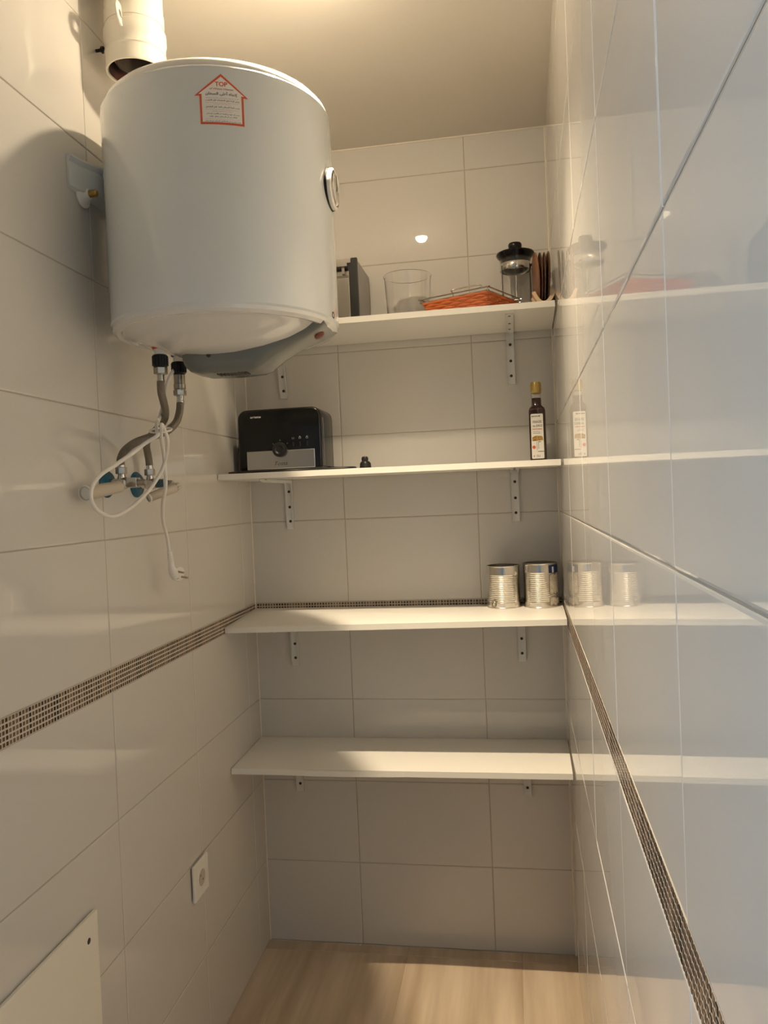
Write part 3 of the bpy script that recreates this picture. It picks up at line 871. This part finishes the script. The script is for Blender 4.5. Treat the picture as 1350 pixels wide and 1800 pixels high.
part('power_cord', MB().tube([(0.300, -0.10, Z2 + 0.012), (0.345, -0.13, Z2 + 0.006), (0.390, -0.18, Z2 + 0.0036), (0.385, -0.225, Z2 + 0.0034), (0.33, -0.238, Z2 + 0.0034), (0.27, -0.232, Z2 + 0.0036), (0.20, -0.243, Z2 + 0.0036), (0.13, -0.236, Z2 + 0.0034), (0.07, -0.246, Z2 + 0.0034), (0.045, -0.235, Z2 + 0.0034)], 0.0034, 8, 6), M['blackp'], to)

# ------------------------------------------------------------------ small black knob on the second shelf
kx, ky = 0.4235, -0.205
kz = Z2 - 0.0004
kb = thing('valve_knob', (kx, ky, kz), 'small black plastic valve knob standing between toaster and vinegar bottle', 'knob')
mb = MB().lathe((kx, ky, kz), [(0.0150, 0), (0.0155, 0.004), (0.0148, 0.012), (0.0120, 0.0185), (0.0085, 0.0200)], 28)
for k in range(12):
    a = 2 * PI * k / 12
    mb.cone((kx + 0.0150 * math.cos(a), ky + 0.0150 * math.sin(a), kz), (kx + 0.0138 * math.cos(a), ky + 0.0138 * math.sin(a), kz + 0.0155), 0.0016, 0.0010, 6)
part('skirt', mb, M['blackp'], kb)
part('head', MB().lathe((kx - 0.0008, ky, kz), [(0.0080, 0.019), (0.0092, 0.0225), (0.0095, 0.027), (0.0080, 0.0315), (0.004, 0.0328)], 24), M['blackp'], kb)

# ------------------------------------------------------------------ vinegar bottle
BX, BY = 0.8900, -0.105
bz = 1.4353
vb = thing('vinegar_bottle', (BX, BY, bz), 'square dark vinegar bottle with a gold cap on the second shelf', 'bottle')
def sq(h, r, z, n=5):
    return [(BX + x, BY + y, bz + z) for x, y in rrect(-h, h, -h, h, r, r, n)]
mb = MB().rings([sq(0.019, 0.004, 0), sq(0.0222, 0.005, 0.003), sq(0.0222, 0.005, 0.138), sq(0.0205, 0.007, 0.146), sq(0.0155, 0.0095, 0.152), sq(0.0135, 0.0128, 0.156), sq(0.0130, 0.0125, 0.1745)])
part('filled_body', mb, M['vinegar'], vb, angle=50)
part('neck', MB().lathe((BX, BY, bz), [(0.0128, 0.1748), (0.0126, 0.196), (0.0110, 0.196), (0.0110, 0.1748)], 28, closed_prof=True), M['glass'], vb, 'clear empty neck')
mb = MB().lathe((BX, BY, bz), [(0.0110, 0.187), (0.0140, 0.188), (0.0140, 0.2155), (0.0125, 0.2185), (0.0005, 0.2185)], 32)
for k in range(30):
    a = 2 * PI * k / 30
    mb.cone((BX + 0.0140 * math.cos(a), BY + 0.0140 * math.sin(a), bz + 0.194), (BX + 0.0140 * math.cos(a), BY + 0.0140 * math.sin(a), bz + 0.214), 0.0005, 0.0005, 4)
part('screw_cap', mb, M['gold'], vb)
yl = BY - 0.0222
mb = MB()
prism(mb, [(BX - 0.0012 + x, bz + z) for x, z in rrect(-0.0165, 0.0165, 0.008, 0.130, 0.003, 0.003)], yl - 0.0003, yl + 0.0002)
lab = part('label', mb, M['paper'], vb, 'white paper label', smooth=False)
L = lambda x, z: Vector((BX - 0.0012 + x, yl - 0.0006, bz + z))
mb = MB()
add_text(mb, 'VINAGRE', L, 0.0, 0.1085, w=0.025, h=0.0075)
add_text(mb, 'de JEREZ', L, 0.0015, 0.0965, w=0.026, h=0.0080)
def smudge(mb, x0, x1, z, h):
    x = x0
    while x < x1:
        w = random.uniform(0.0006, 0.0014)
        hh = h * random.uniform(0.6, 1.0)
        mb.add([L(x, z - hh / 2), L(x + w, z - hh / 2), L(x + w, z + hh / 2), L(x, z + hh / 2)], [(0, 1, 2, 3)])
        x += w + 0.0005
smudge(mb, -0.0145, 0.004, 0.1235, 0.0030)
mb.lathe(L(0.0068, 0.1238), [(0.0018, 0), (0.0005, 0.0002)], 10, (0, -1, 0))
smudge(mb, -0.012, 0.007, 0.0815, 0.0012)
smudge(mb, -0.011, 0.007, 0.0775, 0.0016)
smudge(mb, 0.0, 0.0150, 0.0275, 0.0026)
add_text(mb, 'e', L, -0.0105, 0.0150, h=0.0042)
add_text(mb, '25cl', L, 0.0005, 0.0155, w=0.0095, h=0.0058)
for a, b in (((-0.0022, 0.031), (-0.0015, 0.058)), ((0.0018, 0.034), (0.0026, 0.053)), ((0.0018, 0.053), (0.0090, 0.0545))):
    mb.add([L(a[0], a[1]), L(b[0], a[1]), L(b[0], b[1]), L(a[0], b[1])], [(0, 1, 2, 3)])
part('lettering', mb, M['print'], lab, smooth=False)
mb = MB()
smudge(mb, -0.0128, 0.0130, 0.0885, 0.0038)
part('red_lettering', mb, M['redprint'], lab, smooth=False)
mb = MB().add([L(-0.0140, 0.0560), L(0.0150, 0.0575), L(0.0145, 0.0640), L(0.012, 0.0690), L(-0.0060, 0.0705), L(-0.0140, 0.0665)], [(0, 1, 2, 3, 4, 5)])
part('harvest_picture', mb, M['ochre'], lab, smooth=False)
part('red_seal', MB().lathe(L(-0.0102, 0.0395), [(0.0045, 0.0), (0.0045, 0.0002), (0.0005, 0.0003)], 20, (0, -1, 0)), M['orangered'], lab)

# ------------------------------------------------------------------ tin cans
def tin_can(cx, cy, z, r, h, label):
    o = thing('tin_can', (cx, cy, z), label, 'can', 'opened tin cans on the third shelf')
    prof = [(r - 0.004, 0.0012), (r - 0.002, 0.0), (r + 0.001, 0.0006), (r + 0.001, 0.003), (r, 0.0045), (r, 0.013)]
    n = 15
    z0, z1 = 0.017, h - 0.026
    for i in range(n):
        a = z0 + (z1 - z0) * i / n
        s = (z1 - z0) / n
        prof += [(r, a), (r - 0.0009, a + s * 0.30), (r - 0.0012, a + s * 0.5), (r - 0.0009, a + s * 0.70)]
    prof += [(r, z1), (r, h - 0.004), (r + 0.0012, h - 0.0025), (r + 0.0012, h - 0.0005), (r - 0.0005, h), (r - 0.0018, h - 0.001), (r - 0.0018, 0.003), (0.0005, 0.003)]
    o2 = part('can_body', MB().lathe((cx, cy, z), prof, 56), M['tin'], o, angle=28)
    return o
cz_ = 1.0292
ca = tin_can(0.7805, -0.058, cz_, 0.0470, 0.1205, 'left bare tin can, a small ring near its foot')
cb = tin_can(0.8835, -0.060, cz_, 0.0478, 0.1255, 'right tin can with a torn scrap of blue label')
def can_patch(cx, cy, r, a0, a1, z0, z1, m, parent, name, jag=0.0, label=None, n=12):
    mb = MB()
    rows = []
    for k in range(2):
        row = []
        for i in range(n + 1):
            a = math.radians(a0 + (a1 - a0) * i / n)
            z = (z0, z1)[k] + random.uniform(-jag, jag)
            row.append((cx + r * math.cos(a), cy + r * math.sin(a), z))
        rows.append(row)
    mb.rings(rows, False, False, closed=False)
    return part(name, mb, m, parent, label)
bl = can_patch(0.8835, -0.060, 0.0484, -62, -8, cz_ + 0.0975, cz_ + 0.1195, M['bluelabel'], cb, 'label_scrap', 0.0006, 'torn scrap of blue paper label')
can_patch(0.8835, -0.060, 0.0487, -50, -42, cz_ + 0.0985, cz_ + 0.115, M['whiteprint'], bl, 'white_mark', 0.001)
can_patch(0.8835, -0.060, 0.0484, -60, 5, cz_ + 0.040, cz_ + 0.0970, M['glue'], cb, 'paper_residue', 0.005, 'rough paper residue')
can_patch(0.8835, -0.060, 0.0484, -60, 5, cz_ + 0.010, cz_ + 0.028, M['glue'], cb, 'paper_residue', 0.004, 'rough paper residue')
a = math.radians(-128)
d = Vector((math.cos(a), math.sin(a), 0))
part('pull_ring', MB().lathe(Vector((0.7805, -0.058, cz_ + 0.0135)) + d * 0.0480, [(0.0085, 0), (0.0095, 0.0012), (0.0085, 0.0024), (0.0058, 0.0024), (0.0050, 0.0012), (0.0058, 0)], 20, d, closed_prof=True), M['nickel'], ca, 'small steel ring')

# ------------------------------------------------------------------ toaster oven on the top shelf
OX0, OX1, OY0, OY1 = 0.165, 0.4225, -0.205, -0.012
OZ0, OZ1 = Z1 + 0.006, 2.0085
ov = thing('mini_oven', ((OX0 + OX1) / 2, -0.11, Z1), 'steel mini oven with black front frame, half hidden behind the water heater', 'oven')
mb = MB()
prism(mb, [(OX0, OZ0), (OX1, OZ0), (OX1, OZ1), (OX0, OZ1)], OY0 + 0.012, OY1)
part('housing', mb, M['ovenside'], ov, bevel=0.004, smooth=False)
mb = MB()
mb.box((OX1 - 0.0155, OY0, OZ0), (OX1 + 0.0008, OY0 + 0.013, OZ1 + 0.001)).box((OX0 - 0.0008, OY0, OZ0), (OX0 + 0.0155, OY0 + 0.013, OZ1 + 0.001))
mb.box((OX0 + 0.0155, OY0 + 0.002, OZ0 + 0.002), (OX1 - 0.0155, OY0 + 0.0125, OZ1 - 0.001))
part('front_frame', mb, M['blackp'], ov, 'black front frame', smooth=False)
part('top_rail', MB().box((OX0 + 0.016, OY0 - 0.001, OZ1 - 0.012), (OX1 - 0.0165, OY0 + 0.008, OZ1 - 0.0005)), M['steel'], ov, smooth=False)
dr = part('door', MB().box((OX0 + 0.016, OY0 - 0.002, OZ0 + 0.004), (OX1 - 0.0215, OY0 + 0.006, OZ1 - 0.034)), M['steel'], ov, 'brushed steel door', bevel=0.0015, smooth=False)
part('door_ridge', MB().tube([(OX0 + 0.018, OY0 - 0.002, OZ1 - 0.049), (OX1 - 0.023, OY0 - 0.002, OZ1 - 0.049)], 0.0030, 8, 1), M['steel'], dr)
mb = MB().box((OX0 + 0.018, OY0 - 0.022, OZ1 - 0.0265), (OX1 - 0.0225, OY0 - 0.012, OZ1 - 0.0165))
for x in (OX0 + 0.03, OX1 - 0.035):
    mb.box((x - 0.004, OY0 - 0.014, OZ1 - 0.045), (x + 0.004, OY0 - 0.0015, OZ1 - 0.018))
part('handle', mb, M['steel'], dr, 'bright steel handle bar', smooth=False)
for x in (OX0 + 0.03, OX1 - 0.03):
    for y in (OY0 + 0.03, OY1 - 0.03):
        part('foot', MB().cone((x, y, Z1), (x, y, OZ0 + 0.001), 0.008, 0.009, 12), M['blackp'], ov)

# ------------------------------------------------------------------ glass jar
JX, JY = 0.5490, -0.118
gj = MB().lathe((JX, JY, Z1), [(0.0005, 0.0), (0.050, 0.0), (0.0565, 0.003), (0.0585, 0.010), (0.0615, 0.06), (0.0650, 0.128), (0.0672, 0.1345), (0.0680, 0.1370), (0.0665, 0.1385), (0.0650, 0.1370), (0.0632, 0.131), (0.0595, 0.06), (0.0565, 0.011), (0.052, 0.0065), (0.0005, 0.0060)], 64)
j = part('glass_jar', gj, M['glass'], None, loc=(JX, JY, Z1))
tag(j, 'wide clear glass jar beside the orange basket on the top shelf', 'jar')

# ------------------------------------------------------------------ orange woven basket with a wire rim
BK = [Vector((0.590, -0.200, 1.8810)), Vector((0.7735, -0.262, 1.8860)), Vector((0.856, -0.150, 1.8735)), Vector((0.6725, -0.088, 1.8690))]
bc = sum(BK, Vector()) / 4
bk = thing('bread_basket', (bc.x, bc.y, Z1), 'orange woven bread basket with a wire rim on the top shelf', 'basket')
BB = [Vector((bc.x + (p.x - bc.x) * 0.80, bc.y + (p.y - bc.y) * 0.80, Z1 + 0.001)) for p in BK]
TT = [bc + (p - bc) * 0.965 - Vector((0, 0, 0.009)) for p in BK]
def wallpt(s, t):
    """s in 0..4 round the basket with rounded corners, t 0..1 upward"""
    k = int(s) % 4
    f = s - int(s)
    a = BB[k].lerp(BB[(k + 1) % 4], f)
    b = TT[k].lerp(TT[(k + 1) % 4], f)
    p = a.lerp(b, t)
    # pull corners inwards for a rounded plan
    e = max(0.0, 1 - min(f, 1 - f) / 0.09)
    c = Vector((bc.x, bc.y, p.z))
    return p.lerp(c, 0.045 * e * e)
nst = 6
NS = 4 * 16
for k in range(nst):
    t = (k + 0.5) / nst
    pts = []
    for i in range(NS + 1):
        s = (i / NS * 4) % 4
        p = wallpt(s, t)
        out = Vector((p.x - bc.x, p.y - bc.y, 0)).normalized()
        wv = 0.0026 * (1 if (i // 2 + k) % 2 else -1) * (1 if i % 2 == 0 else 0.2)
        pts.append(p + out * wv)
    part('strand', MB().tube(pts, 0.0040, 8, 2), M['wicker'], bk)
mb = MB()
for i in range(0, NS, 4):
    s = i / NS * 4
    mb.tube([wallpt(s, 0.0), wallpt(s, 0.5), wallpt(s, 1.0)], 0.0014, 6, 1)
part('stakes', mb, M['wicker'], bk, kind='stuff')
part('bottom', MB().add(BB + [p + Vector((0, 0, 0.003)) for p in BB], [(0, 1, 2, 3), (4, 5, 6, 7), (0, 1, 5, 4), (1, 2, 6, 5), (2, 3, 7, 6), (3, 0, 4, 7)]), M['wicker'], bk, smooth=False)
def rim(dz, ins):
    pts = []
    for k in range(4):
        a, b, c = BK[(k - 1) % 4], BK[k], BK[(k + 1) % 4]
        q = lambda p: bc + (p - bc) * ins + Vector((0, 0, dz))
        pts += [q(b.lerp(a, 0.05)), q(b + (a - b) * 0.012 + (c - b) * 0.012), q(b.lerp(c, 0.05))]
    return pts + [pts[0]]
part('wire_rim', MB().tube(rim(0, 1.0), 0.0019, 8, 4), M['wire'], bk)
part('wire_rim', MB().tube(rim(-0.0085, 0.975), 0.0015, 8, 4), M['wire'], bk)
a, b = BK[0], BK[1]
h0, h1 = a.lerp(b, 0.50), a.lerp(b, 0.92)
part('wire_handle', MB().tube([h0, h0 + Vector((-0.004, -0.002, 0.007)), h0 + Vector((0.008, -0.003, 0.0095)), h1 + Vector((-0.01, 0, 0.0075)), h1], 0.0017, 8, 4), M['wire'], bk)
mb = MB()
for k in range(4):
    for f in (0.0, 0.5):
        p = BK[k].lerp(BK[(k + 1) % 4], f)
        mb.tube([p, bc + (p - bc) * 0.972 - Vector((0, 0, 0.012))], 0.0012, 6, 1)
part('wire_posts', mb, M['wire'], bk)

# ------------------------------------------------------------------ cafetiere
FX, FY = 0.8490, -0.074
fz = Z1
fpz = thing('coffee_press', (FX, FY, fz), 'glass coffee press with black lid beside the wooden plates', 'coffee press')
part('glass_beaker', MB().lathe((FX, FY, fz), [(0.0005, 0.004), (0.038, 0.004), (0.0420, 0.008), (0.0425, 0.160), (0.0450, 0.170), (0.0440, 0.172), (0.0408, 0.160), (0.0403, 0.010), (0.037, 0.0065), (0.0005, 0.0065)], 48), M['glass'], fpz)
part('base_ring', MB().lathe((FX, FY, fz), [(0.0435, 0.0), (0.0450, 0.003), (0.0450, 0.014), (0.0430, 0.014), (0.0430, 0.003), (0.0360, 0.0)], 40, closed_prof=True), M['chrome'], fpz)
lid = part('lid', MB().lathe((FX, FY, fz), [(0.0400, 0.160), (0.0430, 0.168), (0.0515, 0.179), (0.0530, 0.183), (0.0515, 0.187), (0.044, 0.190), (0.018, 0.1935), (0.0165, 0.198), (0.0185, 0.203), (0.0192, 0.210), (0.0170, 0.2145), (0.0005, 0.2155)], 48), M['blackgloss'], fpz, 'black lid with plunger knob')
part('steel_band', MB().lathe((FX, FY, fz), [(0.0431, 0.137), (0.0438, 0.138), (0.0438, 0.156), (0.0431, 0.157)], 48, closed_prof=True), M['chrome'], fpz)
part('plunger_rod', MB().cone((FX, FY, fz + 0.028), (FX, FY, fz + 0.165), 0.0022, 0.0022, 10), M['chrome'], fpz)
part('filter_disc', MB().lathe((FX, FY, fz), [(0.0395, 0.024), (0.0395, 0.030), (0.004, 0.033), (0.004, 0.024)], 36), M['chrome'], fpz)
mb = MB()
for k in range(3):
    a = math.radians(-30 + 120 * k)
    x, y = FX + 0.0438 * math.cos(a), FY + 0.0438 * math.sin(a)
    mb.tube([(x, y, fz + 0.004), (x, y, fz + 0.15)], 0.0014, 6, 1)
part('frame_rods', mb, M['blackp'], fpz)
a = math.radians(-8)
d = Vector((math.cos(a), math.sin(a), 0))
o_ = Vector((FX, FY, fz))
part('handle', MB().tube([o_ + d * 0.044 + Vector((0, 0, 0.150)), o_ + d * 0.050 + Vector((0, 0, 0.149)), o_ + d * 0.0545 + Vector((0, 0, 0.137)), o_ + d * 0.0550 + Vector((0, 0, 0.075)), o_ + d * 0.051 + Vector((0, 0, 0.035)), o_ + d * 0.044 + Vector((0, 0, 0.032))], 0.0042, 10, 6), M['blackp'], fpz)

# ------------------------------------------------------------------ bent-wood rack with wooden plates
KX, KY = 0.9155, -0.195
ch = thing('plate_rack', (KX, KY, Z1), 'pale bent-wood rack holding the dark wooden plates', 'rack')
for yy in (-0.225, -0.165):
    mb = MB()
    rs = []
    for i in range(17):
        t = -1 + 2 * i / 16
        x = KX + t * 0.0262
        z = Z1 + 0.0062 + 0.030 * abs(t) ** 2.2
        th_ = 0.0095
        nx = Vector((-(0.030 * 2.2 * abs(t) ** 1.2 * (1 if t > 0 else -1)) / 0.0262, 1)).normalized() if abs(t) > 1e-4 else Vector((0, 1))
        a = Vector((x, 0, z)) - Vector((nx.x, 0, nx.y)) * th_ * 0.5
        b = Vector((x, 0, z)) + Vector((nx.x, 0, nx.y)) * th_ * 0.5
        rs.append([(a.x, yy - 0.011, a.z), (a.x, yy + 0.011, a.z), (b.x, yy + 0.011, b.z), (b.x, yy - 0.011, b.z)])
    mb.rings(rs)
    part('bent_band', mb, M['beech'], ch, smooth=False)
part('base_bar', MB().box((KX - 0.006, -0.236, Z1), (KX + 0.006, -0.154, Z1 + 0.0030)), M['beech'], ch, bevel=0.0008, smooth=False)
RD = 0.0690
cbm = MB().lathe((0, 0, 0), [(RD - 0.004, -0.0026), (RD, -0.0012), (RD, 0.0012), (RD - 0.004, 0.0026)], 48, (1, 0, 0))
cme = make_mesh(cbm, [M['coaster2']])
cme2 = cme.copy()
cme2.materials[0] = M['coaster']
ords = ['leftmost, reddish', 'second from the left, dark', 'third from the left, dark', 'rightmost, dark by the wall']
for i, (x, ry, rz, m_) in enumerate([(0.8985, -0.045, 0.075, cme), (0.9090, 0.0, 0.05, cme2), (0.9185, 0.03, 0.02, cme2), (0.9275, 0.045, 0.045, cme2)]):
    o = link('wooden_plate', m_)
    o.location = (x, KY, Z1 + RD + (0.0085 if i in (0, 3) else 0.0062))
    o.rotation_euler = (0, ry, rz)
    tag(o, '%s round wooden plate standing in the pale rack' % ords[i], 'plate', 'wooden plates in the rack')
